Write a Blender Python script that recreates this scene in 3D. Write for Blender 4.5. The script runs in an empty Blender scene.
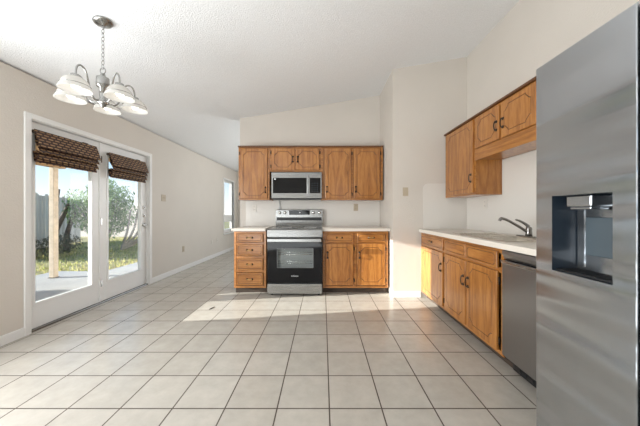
import bpy, bmesh, math, random
from mathutils import Vector, Matrix
random.seed(7)
R = math.radians
PI = math.pi
sc = bpy.context.scene
COL = sc.collection

# ------------------------------------------------------------------ camera
F, H = 257.0, 1.14
cd = bpy.data.cameras.new('camera')
cd.sensor_width = 36.0
cd.lens = 36.0 * F / 640.0
cd.shift_x = -3.0 / 640.0
cd.shift_y = -1.0 / 640.0
cd.clip_start = 0.02
cd.clip_end = 300
cam = bpy.data.objects.new('camera', cd)
cam.location = (0, 0, H)
cam.rotation_euler = (R(90), 0, 0)
COL.objects.link(cam)
sc.camera = cam

# ------------------------------------------------------------------ exposure, sky, sun, flash, added fill lamps
sc.view_settings.view_transform = 'Standard'
sc.view_settings.look = 'None'
sc.view_settings.gamma = 1.0
sc.view_settings.use_curve_mapping = False
sc.view_settings.exposure = 0.70

SKY_STRENGTH = 0.85
SUN_STRENGTH = 11.0
SUN_DIR = (1.0, 0.148, -0.205)

w = bpy.data.worlds.new('sky')
sc.world = w
w.use_nodes = True
nt = w.node_tree
nt.nodes.clear()
_o = nt.nodes.new('ShaderNodeOutputWorld')
_b = nt.nodes.new('ShaderNodeBackground')
_r = nt.nodes.new('ShaderNodeValToRGB')
_s = nt.nodes.new('ShaderNodeSeparateXYZ')
_g = nt.nodes.new('ShaderNodeTexCoord')
_r.color_ramp.elements[0].position = 0.0
_r.color_ramp.elements[0].color = (1.0, 0.98, 0.95, 1)
_r.color_ramp.elements[1].position = 0.75
_r.color_ramp.elements[1].color = (0.14, 0.36, 0.78, 1)
_e = _r.color_ramp.elements.new(0.16)
_e.color = (0.46, 0.70, 0.93, 1)
nt.links.new(_g.outputs['Generated'], _s.inputs[0])
nt.links.new(_s.outputs['Z'], _r.inputs['Fac'])
nt.links.new(_r.outputs['Color'], _b.inputs['Color'])
nt.links.new(_b.outputs[0], _o.inputs[0])
_b.inputs['Strength'].default_value = SKY_STRENGTH

sd = bpy.data.lights.new('sun', 'SUN')
sd.energy = SUN_STRENGTH
sd.angle = R(0.6)
sd.color = (1.0, 0.97, 0.92)
sun = bpy.data.objects.new('sun', sd)
sun.rotation_euler = Vector(SUN_DIR).to_track_quat('-Z', 'Y').to_euler()
sun.location = (-12, 0, 5)
COL.objects.link(sun)


def area(name, loc, direction, sx, sy, power, color=(1, 1, 1)):
    d = bpy.data.lights.new(name, 'AREA')
    d.shape = 'RECTANGLE'
    d.size, d.size_y = sx, sy
    d.energy = power
    d.color = color
    o = bpy.data.objects.new(name, d)
    o.location = loc
    o.rotation_euler = Vector(direction).to_track_quat('-Z', 'Y').to_euler()
    COL.objects.link(o)
    return o


# added fill lamps set in added windows: rear wall and living-room end wall
area('fill_rear', (1.05, -2.95, 1.55), (-0.1, 1, 0.1), 1.4, 1.3, 2, (0.93, 0.97, 1.0))
area('fill_living', (1.0, 8.1, 1.35), (-0.25, -1, 0.1), 3.0, 2.0, 32, (0.95, 0.98, 1.0))
# the photographer's flash bounced off the ceiling behind the camera, and two added fill lamps
area('fill_left', (-2.70, 0.85, 1.2), (1, 0.05, 0.0), 1.5, 1.5, 60, (0.93, 0.97, 1.0))  # added side fill, placed in an added left-wall window
area('bounce_flash', (-1.45, -1.25, 0.35), (0.1, 0.2, 1), 2.2, 2.2, 57, (0.92, 0.975, 1.0))
area('fill_up_living', (0.6, 6.2, 1.6), (-0.3, 0, 1), 1.2, 1.2, 26, (0.92, 0.975, 1.0))  # added upward fill for the living room, no lamp known there

# ------------------------------------------------------------------ materials
MAT = {}


def new_mat(name):
    m = bpy.data.materials.new(name)
    m.use_nodes = True
    MAT[name] = m
    return m, m.node_tree, m.node_tree.nodes['Principled BSDF']


def simple(name, col, rough=0.5, metal=0.0, bump=0.0, bscale=200.0, spec=0.5, vary=0.0, vscale=4.0, coat=0.0):
    m, t, p = new_mat(name)
    p.inputs['Base Color'].default_value = (*col, 1)
    p.inputs['Roughness'].default_value = rough
    p.inputs['Metallic'].default_value = metal
    p.inputs['Specular IOR Level'].default_value = spec
    p.inputs['Coat Weight'].default_value = coat
    tc = t.nodes.new('ShaderNodeTexCoord')
    if bump:
        n = t.nodes.new('ShaderNodeTexNoise')
        n.inputs['Scale'].default_value = bscale
        n.inputs['Detail'].default_value = 3
        b = t.nodes.new('ShaderNodeBump')
        b.inputs['Strength'].default_value = bump
        b.inputs['Distance'].default_value = 0.01
        t.links.new(tc.outputs['Object'], n.inputs['Vector'])
        t.links.new(n.outputs['Fac'], b.inputs['Height'])
        t.links.new(b.outputs[0], p.inputs['Normal'])
    if vary:
        n = t.nodes.new('ShaderNodeTexNoise')
        n.inputs['Scale'].default_value = vscale
        n.inputs['Detail'].default_value = 4
        r = t.nodes.new('ShaderNodeValToRGB')
        r.color_ramp.elements[0].position = 0.3
        r.color_ramp.elements[1].position = 0.7
        r.color_ramp.elements[0].color = (*[c * (1 - vary) for c in col], 1)
        r.color_ramp.elements[1].color = (*[min(1, c * (1 + vary)) for c in col], 1)
        t.links.new(tc.outputs['Object'], n.inputs['Vector'])
        t.links.new(n.outputs['Fac'], r.inputs['Fac'])
        t.links.new(r.outputs['Color'], p.inputs['Base Color'])
    return m


def wood(name, dark, mid, light, vertical=True, rough=0.38, axis=None):
    m, t, p = new_mat(name)
    L = t.links
    tc = t.nodes.new('ShaderNodeTexCoord')
    oi = t.nodes.new('ShaderNodeObjectInfo')
    ad = t.nodes.new('ShaderNodeVectorMath')
    ad.operation = 'ADD'
    mul = t.nodes.new('ShaderNodeMath')
    mul.operation = 'MULTIPLY'
    mul.inputs[1].default_value = 17.0
    L.new(oi.outputs['Random'], mul.inputs[0])
    L.new(tc.outputs['Object'], ad.inputs[0])
    L.new(mul.outputs[0], ad.inputs[1])
    mp = t.nodes.new('ShaderNodeMapping')
    if axis is None:
        axis = 'z' if vertical else 'x'
    s = {'z': (9, 9, 0.9), 'x': (0.9, 9, 9), 'y': (9, 0.9, 9)}[axis]
    mp.inputs['Scale'].default_value = s
    L.new(ad.outputs[0], mp.inputs['Vector'])
    # broad cathedral figure
    n1 = t.nodes.new('ShaderNodeTexNoise')
    n1.inputs['Scale'].default_value = 0.9
    n1.inputs['Detail'].default_value = 2
    n1.inputs['Distortion'].default_value = 0.6
    L.new(mp.outputs[0], n1.inputs['Vector'])
    rings = t.nodes.new('ShaderNodeMath')
    rings.operation = 'MULTIPLY'
    rings.inputs[1].default_value = 9.0
    L.new(n1.outputs['Fac'], rings.inputs[0])
    fr = t.nodes.new('ShaderNodeMath')
    fr.operation = 'PINGPONG'
    fr.inputs[1].default_value = 1.0
    L.new(rings.outputs[0], fr.inputs[0])
    # fine pores
    n2 = t.nodes.new('ShaderNodeTexNoise')
    n2.inputs['Scale'].default_value = 14
    n2.inputs['Detail'].default_value = 4
    L.new(mp.outputs[0], n2.inputs['Vector'])
    mx = t.nodes.new('ShaderNodeMix')
    mx.data_type = 'FLOAT'
    mx.inputs[0].default_value = 0.66
    L.new(fr.outputs[0], mx.inputs[2])
    L.new(n2.outputs['Fac'], mx.inputs[3])
    r = t.nodes.new('ShaderNodeValToRGB')
    r.color_ramp.elements[0].position = 0.1
    r.color_ramp.elements[0].color = (*dark, 1)
    r.color_ramp.elements[1].position = 0.85
    r.color_ramp.elements[1].color = (*light, 1)
    e = r.color_ramp.elements.new(0.45)
    e.color = (*mid, 1)
    L.new(mx.outputs[0], r.inputs['Fac'])
    L.new(r.outputs['Color'], p.inputs['Base Color'])
    p.inputs['Roughness'].default_value = rough
    p.inputs['Specular IOR Level'].default_value = 0.3
    p.inputs['Coat Weight'].default_value = 0.8
    p.inputs['Coat Roughness'].default_value = 0.2
    b = t.nodes.new('ShaderNodeBump')
    b.inputs['Strength'].default_value = 0.08
    b.inputs['Distance'].default_value = 0.002
    L.new(n2.outputs['Fac'], b.inputs['Height'])
    L.new(b.outputs[0], p.inputs['Normal'])
    return m


WD, WM, WL = (0.17, 0.057, 0.011), (0.345, 0.132, 0.026), (0.49, 0.212, 0.050)
wood('oak_v', WD, WM, WL, True)
wood('oak_h', WD, WM, WL, False)
wood('oak_side', WD, WM, WL, True)
simple('oak_groove', (0.12, 0.045, 0.014), 0.5, vary=0.2, vscale=40)
simple('wall_paint', (0.65, 0.60, 0.54), 0.55, bump=0.25, bscale=90, vary=0.02, vscale=2)
simple('splash_white', (0.72, 0.685, 0.635), 0.3, bump=0.05, bscale=60)
simple('ceiling_white', (0.85, 0.855, 0.86), 0.9, bump=0.5, bscale=105, vary=0.04, vscale=90)
simple('trim_white', (0.80, 0.79, 0.77), 0.35)
simple('door_white', (0.83, 0.83, 0.82), 0.3)
simple('counter', (0.76, 0.70, 0.62), 0.25, vary=0.05, vscale=150)
simple('bronze', (0.035, 0.022, 0.014), 0.35, metal=0.6, vary=0.3, vscale=80)
simple('brass', (0.55, 0.36, 0.14), 0.3, metal=1.0, vary=0.15, vscale=80)
simple('nickel', (0.62, 0.61, 0.59), 0.22, metal=1.0)
simple('chandelier_nickel', (0.36, 0.355, 0.34), 0.25, metal=1.0)
simple('faucet_nickel', (0.28, 0.27, 0.26), 0.25, metal=1.0)
simple('black_glass', (0.006, 0.006, 0.007), 0.06, spec=0.25)
simple('cooktop_glass', (0.05, 0.05, 0.052), 0.08)
simple('black_plastic', (0.012, 0.012, 0.013), 0.4)
simple('dark_toe', (0.06, 0.04, 0.028), 0.7, vary=0.2)
simple('navy_plastic', (0.018, 0.028, 0.042), 0.3)
simple('oven_enamel', (0.20, 0.205, 0.205), 0.4)
simple('grey_enamel', (0.55, 0.56, 0.56), 0.35)
simple('screen_grey', (0.07, 0.09, 0.105), 0.25)
simple('plate_beige', (0.50, 0.42, 0.31), 0.4)
simple('plate_white', (0.74, 0.70, 0.64), 0.4)
simple('slot_dark', (0.05, 0.045, 0.04), 0.5)
simple('concrete', (0.38, 0.375, 0.36), 0.85, bump=0.2, bscale=60, vary=0.06, vscale=3)
simple('post_wood', (0.58, 0.48, 0.37), 0.7, vary=0.15, vscale=12)
simple('porch_brown', (0.36, 0.22, 0.11), 0.7, vary=0.15, vscale=10)
simple('bark', (0.30, 0.27, 0.24), 0.9, bump=0.6, bscale=30, vary=0.25, vscale=15)
simple('bark_dark', (0.13, 0.10, 0.08), 0.9, bump=0.6, bscale=30, vary=0.3, vscale=15)
simple('pale_wall', (0.72, 0.62, 0.55), 0.9, bump=0.2, bscale=20, vary=0.06, vscale=3)
simple('dead_leaf', (0.06, 0.045, 0.03), 0.7, vary=0.3, vscale=60)
simple('white_mark', (0.8, 0.8, 0.8), 0.4)


def steel(name, col, rough, axis='z', wavy=0.0):
    """brushed stainless: fine streaks along the given axis"""
    m, t, p = new_mat(name)
    L = t.links
    tc = t.nodes.new('ShaderNodeTexCoord')
    mp = t.nodes.new('ShaderNodeMapping')
    s = {'x': (2, 300, 300), 'y': (300, 2, 300), 'z': (300, 300, 2)}[axis]
    mp.inputs['Scale'].default_value = s
    n = t.nodes.new('ShaderNodeTexNoise')
    n.inputs['Scale'].default_value = 1.0
    n.inputs['Detail'].default_value = 4
    L.new(tc.outputs['Object'], mp.inputs['Vector'])
    L.new(mp.outputs[0], n.inputs['Vector'])
    mr = t.nodes.new('ShaderNodeMapRange')
    mr.inputs['To Min'].default_value = rough * 0.75
    mr.inputs['To Max'].default_value = rough * 1.25
    L.new(n.outputs['Fac'], mr.inputs['Value'])
    L.new(mr.outputs[0], p.inputs['Roughness'])
    p.inputs['Base Color'].default_value = (*col, 1)
    p.inputs['Metallic'].default_value = 1.0
    b = t.nodes.new('ShaderNodeBump')
    b.inputs['Strength'].default_value = 0.02
    b.inputs['Distance'].default_value = 0.001
    L.new(n.outputs['Fac'], b.inputs['Height'])
    if wavy:
        # slow ripples of the sheet metal, running across the door
        mp2 = t.nodes.new('ShaderNodeMapping')
        mp2.inputs['Scale'].default_value = (0.7, 0.7, 5.5)
        L.new(tc.outputs['Object'], mp2.inputs['Vector'])
        n2 = t.nodes.new('ShaderNodeTexNoise')
        n2.inputs['Scale'].default_value = 1.0
        n2.inputs['Detail'].default_value = 1
        L.new(mp2.outputs[0], n2.inputs['Vector'])
        b2 = t.nodes.new('ShaderNodeBump')
        b2.inputs['Strength'].default_value = 1.0
        b2.inputs['Distance'].default_value = wavy
        L.new(n2.outputs['Fac'], b2.inputs['Height'])
        L.new(b2.outputs[0], b.inputs['Normal'])
    L.new(b.outputs[0], p.inputs['Normal'])
    return m


steel('steel_fridge', (0.49, 0.51, 0.535), 0.20, 'x', wavy=0.05)
steel('steel_x', (0.30, 0.30, 0.295), 0.28, 'x')
steel('steel_dish', (0.34, 0.34, 0.34), 0.32, 'x')
steel('steel_sink', (0.62, 0.58, 0.52), 0.28, 'y')


def tile_mat():
    m, t, p = new_mat('floor_tile')
    L = t.links
    tc = t.nodes.new('ShaderNodeTexCoord')
    mp = t.nodes.new('ShaderNodeMapping')
    PX, PY = 0.3036, 0.2993
    mp.inputs['Location'].default_value = (-0.0373 / PX, -1.491 / PY, 0)
    mp.inputs['Scale'].default_value = (1 / PX, 1 / PY, 1)
    L.new(tc.outputs['Object'], mp.inputs['Vector'])
    br = t.nodes.new('ShaderNodeTexBrick')
    br.offset = 0.0
    br.squash = 1.0
    br.inputs['Scale'].default_value = 1.0
    br.inputs['Brick Width'].default_value = 1.0
    br.inputs['Row Height'].default_value = 1.0
    br.inputs['Mortar Size'].default_value = 0.0155
    br.inputs['Mortar Smooth'].default_value = 0.3
    br.inputs['Bias'].default_value = 0.0
    br.inputs['Color1'].default_value = (0.465, 0.432, 0.378, 1)
    br.inputs['Color2'].default_value = (0.50, 0.465, 0.41, 1)
    br.inputs['Mortar'].default_value = (0.085, 0.065, 0.05, 1)
    L.new(mp.outputs[0], br.inputs['Vector'])
    n = t.nodes.new('ShaderNodeTexNoise')
    n.inputs['Scale'].default_value = 9
    n.inputs['Detail'].default_value = 6
    n.inputs['Roughness'].default_value = 0.65
    L.new(tc.outputs['Object'], n.inputs['Vector'])
    mr = t.nodes.new('ShaderNodeMapRange')
    mr.inputs['From Min'].default_value = 0.3
    mr.inputs['From Max'].default_value = 0.7
    mr.inputs['To Min'].default_value = 0.90
    mr.inputs['To Max'].default_value = 1.06
    L.new(n.outputs['Fac'], mr.inputs['Value'])
    mx = t.nodes.new('ShaderNodeMix')
    mx.data_type = 'RGBA'
    mx.blend_type = 'MULTIPLY'
    mx.inputs[0].default_value = 1.0
    L.new(br.outputs['Color'], mx.inputs[6])
    L.new(mr.outputs[0], mx.inputs[7])
    L.new(mx.outputs[2], p.inputs['Base Color'])
    rr = t.nodes.new('ShaderNodeMapRange')
    rr.inputs['To Min'].default_value = 0.27
    rr.inputs['To Max'].default_value = 0.8
    L.new(br.outputs['Fac'], rr.inputs['Value'])
    L.new(rr.outputs[0], p.inputs['Roughness'])
    b = t.nodes.new('ShaderNodeBump')
    b.invert = True
    b.inputs['Strength'].default_value = 0.5
    b.inputs['Distance'].default_value = 0.002
    L.new(br.outputs['Fac'], b.inputs['Height'])
    b2 = t.nodes.new('ShaderNodeBump')
    b2.inputs['Strength'].default_value = 0.06
    b2.inputs['Distance'].default_value = 0.004
    L.new(n.outputs['Fac'], b2.inputs['Height'])
    L.new(b.outputs[0], b2.inputs['Normal'])
    L.new(b2.outputs[0], p.inputs['Normal'])


tile_mat()


def thin_glass():
    m = bpy.data.materials.new('pane_glass')
    m.use_nodes = True
    MAT['pane_glass'] = m
    t = m.node_tree
    t.nodes.clear()
    o = t.nodes.new('ShaderNodeOutputMaterial')
    tr = t.nodes.new('ShaderNodeBsdfTransparent')
    tr.inputs[0].default_value = (0.96, 0.975, 0.97, 1)
    gl = t.nodes.new('ShaderNodeBsdfGlossy')
    gl.inputs['Roughness'].default_value = 0.02
    lw = t.nodes.new('ShaderNodeLayerWeight')
    pw = t.nodes.new('ShaderNodeMath')
    pw.operation = 'POWER'
    pw.inputs[1].default_value = 5.0
    fr = t.nodes.new('ShaderNodeMath')
    fr.operation = 'MULTIPLY_ADD'
    fr.inputs[1].default_value = 0.55
    fr.inputs[2].default_value = 0.02
    t.links.new(lw.outputs['Facing'], pw.inputs[0])
    t.links.new(pw.outputs[0], fr.inputs[0])
    mx = t.nodes.new('ShaderNodeMixShader')
    t.links.new(fr.outputs[0], mx.inputs[0])
    t.links.new(tr.outputs[0], mx.inputs[1])
    t.links.new(gl.outputs[0], mx.inputs[2])
    t.links.new(mx.outputs[0], o.inputs[0])


thin_glass()


def frosted():
    m = bpy.data.materials.new('frosted_shade')
    m.use_nodes = True
    MAT['frosted_shade'] = m
    t = m.node_tree
    t.nodes.clear()
    o = t.nodes.new('ShaderNodeOutputMaterial')
    tr = t.nodes.new('ShaderNodeBsdfTranslucent')
    tr.inputs[0].default_value = (0.7, 0.69, 0.67, 1)
    df = t.nodes.new('ShaderNodeBsdfPrincipled')
    df.inputs['Base Color'].default_value = (0.62, 0.61, 0.59, 1)
    df.inputs['Roughness'].default_value = 0.25
    n = t.nodes.new('ShaderNodeTexNoise')
    n.inputs['Scale'].default_value = 25
    mr = t.nodes.new('ShaderNodeMapRange')
    mr.inputs['To Min'].default_value = 0.35
    mr.inputs['To Max'].default_value = 0.65
    mx = t.nodes.new('ShaderNodeMixShader')
    t.links.new(n.outputs['Fac'], mr.inputs['Value'])
    t.links.new(mr.outputs[0], mx.inputs[0])
    t.links.new(df.outputs[0], mx.inputs[1])
    t.links.new(tr.outputs[0], mx.inputs[2])
    t.links.new(mx.outputs[0], o.inputs[0])


frosted()


def emitter(name, col, strength):
    m, t, p = new_mat(name)
    p.inputs['Base Color'].default_value = (*col, 1)
    p.inputs['Emission Color'].default_value = (*col, 1)
    p.inputs['Emission Strength'].default_value = strength


emitter('bulb_glow', (1.0, 0.94, 0.85), 1.6)


def bamboo():
    m, t, p = new_mat('bamboo_weave')
    L = t.links
    tc = t.nodes.new('ShaderNodeTexCoord')
    mp = t.nodes.new('ShaderNodeMapping')
    L.new(tc.outputs['UV'], mp.inputs['Vector'])
    br = t.nodes.new('ShaderNodeTexBrick')
    br.offset = 0.5
    br.inputs['Scale'].default_value = 1.0
    br.inputs['Brick Width'].default_value = 0.062
    br.inputs['Row Height'].default_value = 0.030
    br.inputs['Mortar Size'].default_value = 0.0115
    br.inputs['Mortar Smooth'].default_value = 0.4
    br.inputs['Color1'].default_value = (0.36, 0.20, 0.09, 1)
    br.inputs['Color2'].default_value = (0.48, 0.30, 0.14, 1)
    br.inputs['Mortar'].default_value = (0.040, 0.014, 0.010, 1)
    L.new(mp.outputs[0], br.inputs['Vector'])
    mp2 = t.nodes.new('ShaderNodeMapping')
    mp2.inputs['Scale'].default_value = (6, 260, 1)
    L.new(tc.outputs['UV'], mp2.inputs['Vector'])
    n = t.nodes.new('ShaderNodeTexNoise')
    n.inputs['Scale'].default_value = 1.0
    n.inputs['Detail'].default_value = 3
    L.new(mp2.outputs[0], n.inputs['Vector'])
    mr = t.nodes.new('ShaderNodeMapRange')
    mr.inputs['From Min'].default_value = 0.3
    mr.inputs['From Max'].default_value = 0.7
    mr.inputs['To Min'].default_value = 0.35
    mr.inputs['To Max'].default_value = 1.25
    L.new(n.outputs['Fac'], mr.inputs['Value'])
    mx = t.nodes.new('ShaderNodeMix')
    mx.data_type = 'RGBA'
    mx.blend_type = 'MULTIPLY'
    mx.inputs[0].default_value = 1.0
    L.new(br.outputs['Color'], mx.inputs[6])
    L.new(mr.outputs[0], mx.inputs[7])
    L.new(mx.outputs[2], p.inputs['Base Color'])
    p.inputs['Roughness'].default_value = 0.6
    b = t.nodes.new('ShaderNodeBump')
    b.inputs['Strength'].default_value = 0.6
    b.inputs['Distance'].default_value = 0.004
    L.new(n.outputs['Fac'], b.inputs['Height'])
    L.new(b.outputs[0], p.inputs['Normal'])


bamboo()


def ground(name, cols, scale):
    m, t, p = new_mat(name)
    tc = t.nodes.new('ShaderNodeTexCoord')
    n = t.nodes.new('ShaderNodeTexNoise')
    n.inputs['Scale'].default_value = scale
    n.inputs['Detail'].default_value = 8
    n.inputs['Roughness'].default_value = 0.7
    r = t.nodes.new('ShaderNodeValToRGB')
    r.color_ramp.elements[0].position = 0.3
    r.color_ramp.elements[0].color = (*cols[0], 1)
    r.color_ramp.elements[1].position = 0.7
    r.color_ramp.elements[1].color = (*cols[2], 1)
    e = r.color_ramp.elements.new(0.5)
    e.color = (*cols[1], 1)
    t.links.new(tc.outputs['Object'], n.inputs['Vector'])
    t.links.new(n.outputs['Fac'], r.inputs['Fac'])
    t.links.new(r.outputs['Color'], p.inputs['Base Color'])
    p.inputs['Roughness'].default_value = 0.9
    b = t.nodes.new('ShaderNodeBump')
    b.inputs['Strength'].default_value = 0.5
    b.inputs['Distance'].default_value = 0.03
    t.links.new(n.outputs['Fac'], b.inputs['Height'])
    t.links.new(b.outputs[0], p.inputs['Normal'])


ground('lawn_soil', [(0.20, 0.14, 0.07), (0.33, 0.28, 0.11), (0.42, 0.40, 0.16)], 5)


def leaf_mat(name, c1, c2):
    m, t, p = new_mat(name)
    g = t.nodes.new('ShaderNodeNewGeometry')
    r = t.nodes.new('ShaderNodeValToRGB')
    r.color_ramp.elements[0].color = (*c1, 1)
    r.color_ramp.elements[1].color = (*c2, 1)
    t.links.new(g.outputs['Random Per Island'], r.inputs['Fac'])
    t.links.new(r.outputs['Color'], p.inputs['Base Color'])
    p.inputs['Roughness'].default_value = 0.6
    tr = t.nodes.new('ShaderNodeBsdfTranslucent')
    t.links.new(r.outputs['Color'], tr.inputs[0])
    mx = t.nodes.new('ShaderNodeMixShader')
    mx.inputs[0].default_value = 0.45
    t.links.new(p.outputs[0], mx.inputs[1])
    t.links.new(tr.outputs[0], mx.inputs[2])
    t.links.new(mx.outputs[0], t.nodes['Material Output'].inputs[0])


def boards_mat():
    m, t, p = new_mat('fence_wood')
    g = t.nodes.new('ShaderNodeNewGeometry')
    r = t.nodes.new('ShaderNodeValToRGB')
    r.color_ramp.elements[0].color = (0.42, 0.36, 0.29, 1)
    r.color_ramp.elements[1].color = (0.74, 0.67, 0.57, 1)
    t.links.new(g.outputs['Random Per Island'], r.inputs['Fac'])
    tc = t.nodes.new('ShaderNodeTexCoord')
    mp = t.nodes.new('ShaderNodeMapping')
    mp.inputs['Scale'].default_value = (40, 40, 2)
    n = t.nodes.new('ShaderNodeTexNoise')
    n.inputs['Scale'].default_value = 1.0
    n.inputs['Detail'].default_value = 5
    t.links.new(tc.outputs['Object'], mp.inputs['Vector'])
    t.links.new(mp.outputs[0], n.inputs['Vector'])
    mr = t.nodes.new('ShaderNodeMapRange')
    mr.inputs['To Min'].default_value = 0.6
    mr.inputs['To Max'].default_value = 1.25
    t.links.new(n.outputs['Fac'], mr.inputs['Value'])
    mx = t.nodes.new('ShaderNodeMix')
    mx.data_type = 'RGBA'
    mx.blend_type = 'MULTIPLY'
    mx.inputs[0].default_value = 1.0
    t.links.new(r.outputs['Color'], mx.inputs[6])
    t.links.new(mr.outputs[0], mx.inputs[7])
    t.links.new(mx.outputs[2], p.inputs['Base Color'])
    p.inputs['Roughness'].default_value = 0.9


boards_mat()
leaf_mat('leaf_green', (0.13, 0.24, 0.08), (0.38, 0.48, 0.22))
leaf_mat('leaf_dark', (0.07, 0.08, 0.05), (0.18, 0.17, 0.12))
leaf_mat('grass_blade', (0.22, 0.26, 0.07), (0.52, 0.46, 0.20))

# ------------------------------------------------------------------ mesh helpers


def BM():
    return bmesh.new()


def bx(bm, x0, x1, y0, y1, z0, z1, bev=0.0, mi=0, seg=2):
    n0 = len(bm.faces)
    vs = [bm.verts.new((x, y, z)) for x in (x0, x1) for y in (y0, y1) for z in (z0, z1)]
    fi = [(0, 1, 3, 2), (4, 6, 7, 5), (0, 4, 5, 1), (2, 3, 7, 6), (0, 2, 6, 4), (1, 5, 7, 3)]
    fs = [bm.faces.new([vs[i] for i in f]) for f in fi]
    for f in fs:
        f.material_index = mi
    if bev > 0:
        es = list({e for f in fs for e in f.edges})
        bmesh.ops.bevel(bm, geom=es, offset=bev, segments=seg, affect='EDGES', profile=0.5, material=-1)
        for f in bm.faces:
            pass
    return bm


def poly_prism(bm, pts, a, b, axis='y', mi=0):
    """extrude a closed polygon (2-D pts) between a and b along an axis"""
    def P(p, t):
        if axis == 'y':
            return (p[0], t, p[1])
        if axis == 'x':
            return (t, p[0], p[1])
        return (p[0], p[1], t)
    v0 = [bm.verts.new(P(p, a)) for p in pts]
    v1 = [bm.verts.new(P(p, b)) for p in pts]
    n = len(pts)
    fs = [bm.faces.new(v0), bm.faces.new(v1[::-1])]
    for i in range(n):
        j = (i + 1) % n
        fs.append(bm.faces.new((v0[i], v1[i], v1[j], v0[j])))
    for f in fs:
        f.material_index = mi
    return fs


def tube(bm, pts, rad, seg=8, mi=0, caps=True, closed=False):
    pts = [Vector(p) for p in pts]
    n = len(pts)
    rads = rad if isinstance(rad, (list, tuple)) else [rad] * n
    rings = []
    up = None
    for i, p in enumerate(pts):
        if closed:
            d = pts[(i + 1) % n] - pts[i - 1]
        else:
            d = pts[min(i + 1, n - 1)] - pts[max(i - 1, 0)]
        d.normalize()
        if up is None:
            a = Vector((0, 0, 1)) if abs(d.z) < 0.9 else Vector((1, 0, 0))
            up = (a - d * a.dot(d)).normalized()
        else:
            up = (up - d * up.dot(d)).normalized()
        s = d.cross(up)
        rings.append([bm.verts.new(p + (up * math.cos(2 * PI * k / seg) + s * math.sin(2 * PI * k / seg)) * rads[i])
                      for k in range(seg)])
    m = n if closed else n - 1
    for i in range(m):
        a, b = rings[i], rings[(i + 1) % n]
        for k in range(seg):
            f = bm.faces.new((a[k], a[(k + 1) % seg], b[(k + 1) % seg], b[k]))
            f.smooth = True
            f.material_index = mi
    if caps and not closed:
        bm.faces.new(rings[0][::-1]).material_index = mi
        bm.faces.new(rings[-1]).material_index = mi
    return bm


def lathe(bm, prof, c=(0, 0, 0), seg=24, axis='z', mi=0, close_ends=True):
    """profile [(r, h)] turned about an axis through c"""
    c = Vector(c)

    def P(r, h, a):
        u, v = r * math.cos(a), r * math.sin(a)
        if axis == 'z':
            return c + Vector((u, v, h))
        if axis == 'y':
            return c + Vector((u, h, v))
        return c + Vector((h, u, v))
    rings = [[bm.verts.new(P(max(r, 1e-5), h, 2 * PI * k / seg)) for k in range(seg)] for r, h in prof]
    for a, b in zip(rings, rings[1:]):
        for k in range(seg):
            f = bm.faces.new((a[k], a[(k + 1) % seg], b[(k + 1) % seg], b[k]))
            f.smooth = True
            f.material_index = mi
    if close_ends:
        bm.faces.new(rings[0][::-1]).material_index = mi
        bm.faces.new(rings[-1]).material_index = mi
    return bm


def obj(name, bm, mats, parent=None, loc=(0, 0, 0), rot=(0, 0, 0)):
    bmesh.ops.recalc_face_normals(bm, faces=bm.faces)
    me = bpy.data.meshes.new(name)
    bm.to_mesh(me)
    bm.free()
    for m in (mats if isinstance(mats, (list, tuple)) else [mats]):
        me.materials.append(MAT[m])
    o = bpy.data.objects.new(name, me)
    COL.objects.link(o)
    o.parent = parent
    o.location = loc
    o.rotation_euler = rot
    return o


def tag(o, label, cat, group=None):
    o['label'] = label
    o['category'] = cat
    if group:
        o['group'] = group
    return o


def thing(name, label, cat, loc=(0, 0, 0), rz=0.0, group=None):
    o = bpy.data.objects.new(name, None)
    o.empty_display_size = 0.1
    COL.objects.link(o)
    o.location = loc
    o.rotation_euler = (0, 0, rz)
    return tag(o, label, cat, group)


def struct(name, bm, mats, parent=None):
    o = obj(name, bm, mats, parent)
    if parent is None:
        o['kind'] = 'structure'
    return o


def smooth_curve(pts, n=8):
    """Catmull-Rom through points"""
    P = [Vector(p) for p in pts]
    P = [P[0] * 2 - P[1]] + P + [P[-1] * 2 - P[-2]]
    out = []
    for i in range(1, len(P) - 2):
        for k in range(n):
            t = k / n
            a, b, c, d = P[i - 1], P[i], P[i + 1], P[i + 2]
            out.append(0.5 * ((2 * b) + (c - a) * t + (2 * a - 5 * b + 4 * c - d) * t * t + (3 * b - a - 3 * c + d) * t ** 3))
    out.append(P[-2])
    return out


# ------------------------------------------------------------------ room shell
XL, XR = -2.74, 1.92          # left and right wall faces
YB, YE = 4.20, 3.43           # partition behind the range, projecting end wall
XC = 0.93                     # projecting wall's left face
YF, YR = 8.2, -3.0            # living-room end wall, rear wall
XP = -1.356                   # free end of the partition
XFAR = 3.6


def zc(x):
    return 2.44 + 0.165 * (x + 2.74)


bm = BM()
bx(bm, XL - 0.12, XFAR + 0.12, YR - 0.12, YF + 0.12, -0.12, 0)
struct('floor', bm, 'floor_tile')

bm = BM()
x0, x1 = XL - 0.12, XFAR + 0.12
poly_prism(bm, [(x0, zc(x0)), (x1, zc(x1)), (x1, zc(x1) + 0.12), (x0, zc(x0) + 0.12)], YR - 0.12, YF + 0.12, 'y')
struct('ceiling', bm, 'ceiling_white')

DY0, DY1, DZ = 2.40, 4.05, 2.02        # patio door opening
WY0, WY1, WZ0, WZ1 = 7.11, 7.86, 0.56, 2.04
bm = BM()
top = zc(XL - 0.12)
for (a, b, c, d) in ((YR - 0.12, 0.1, 0, top), (0.1, 1.6, 0, 0.45), (0.1, 1.6, 1.95, top), (1.6, DY0, 0, top), (DY0, DY1, DZ, top), (DY1, WY0, 0, top),
                     (WY0, WY1, 0, WZ0), (WY0, WY1, WZ1, top), (WY1, YF + 0.12, 0, top)):
    bx(bm, XL - 0.12, XL, a, b, c, d)
struct('wall_left', bm, 'wall_paint')


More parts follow.
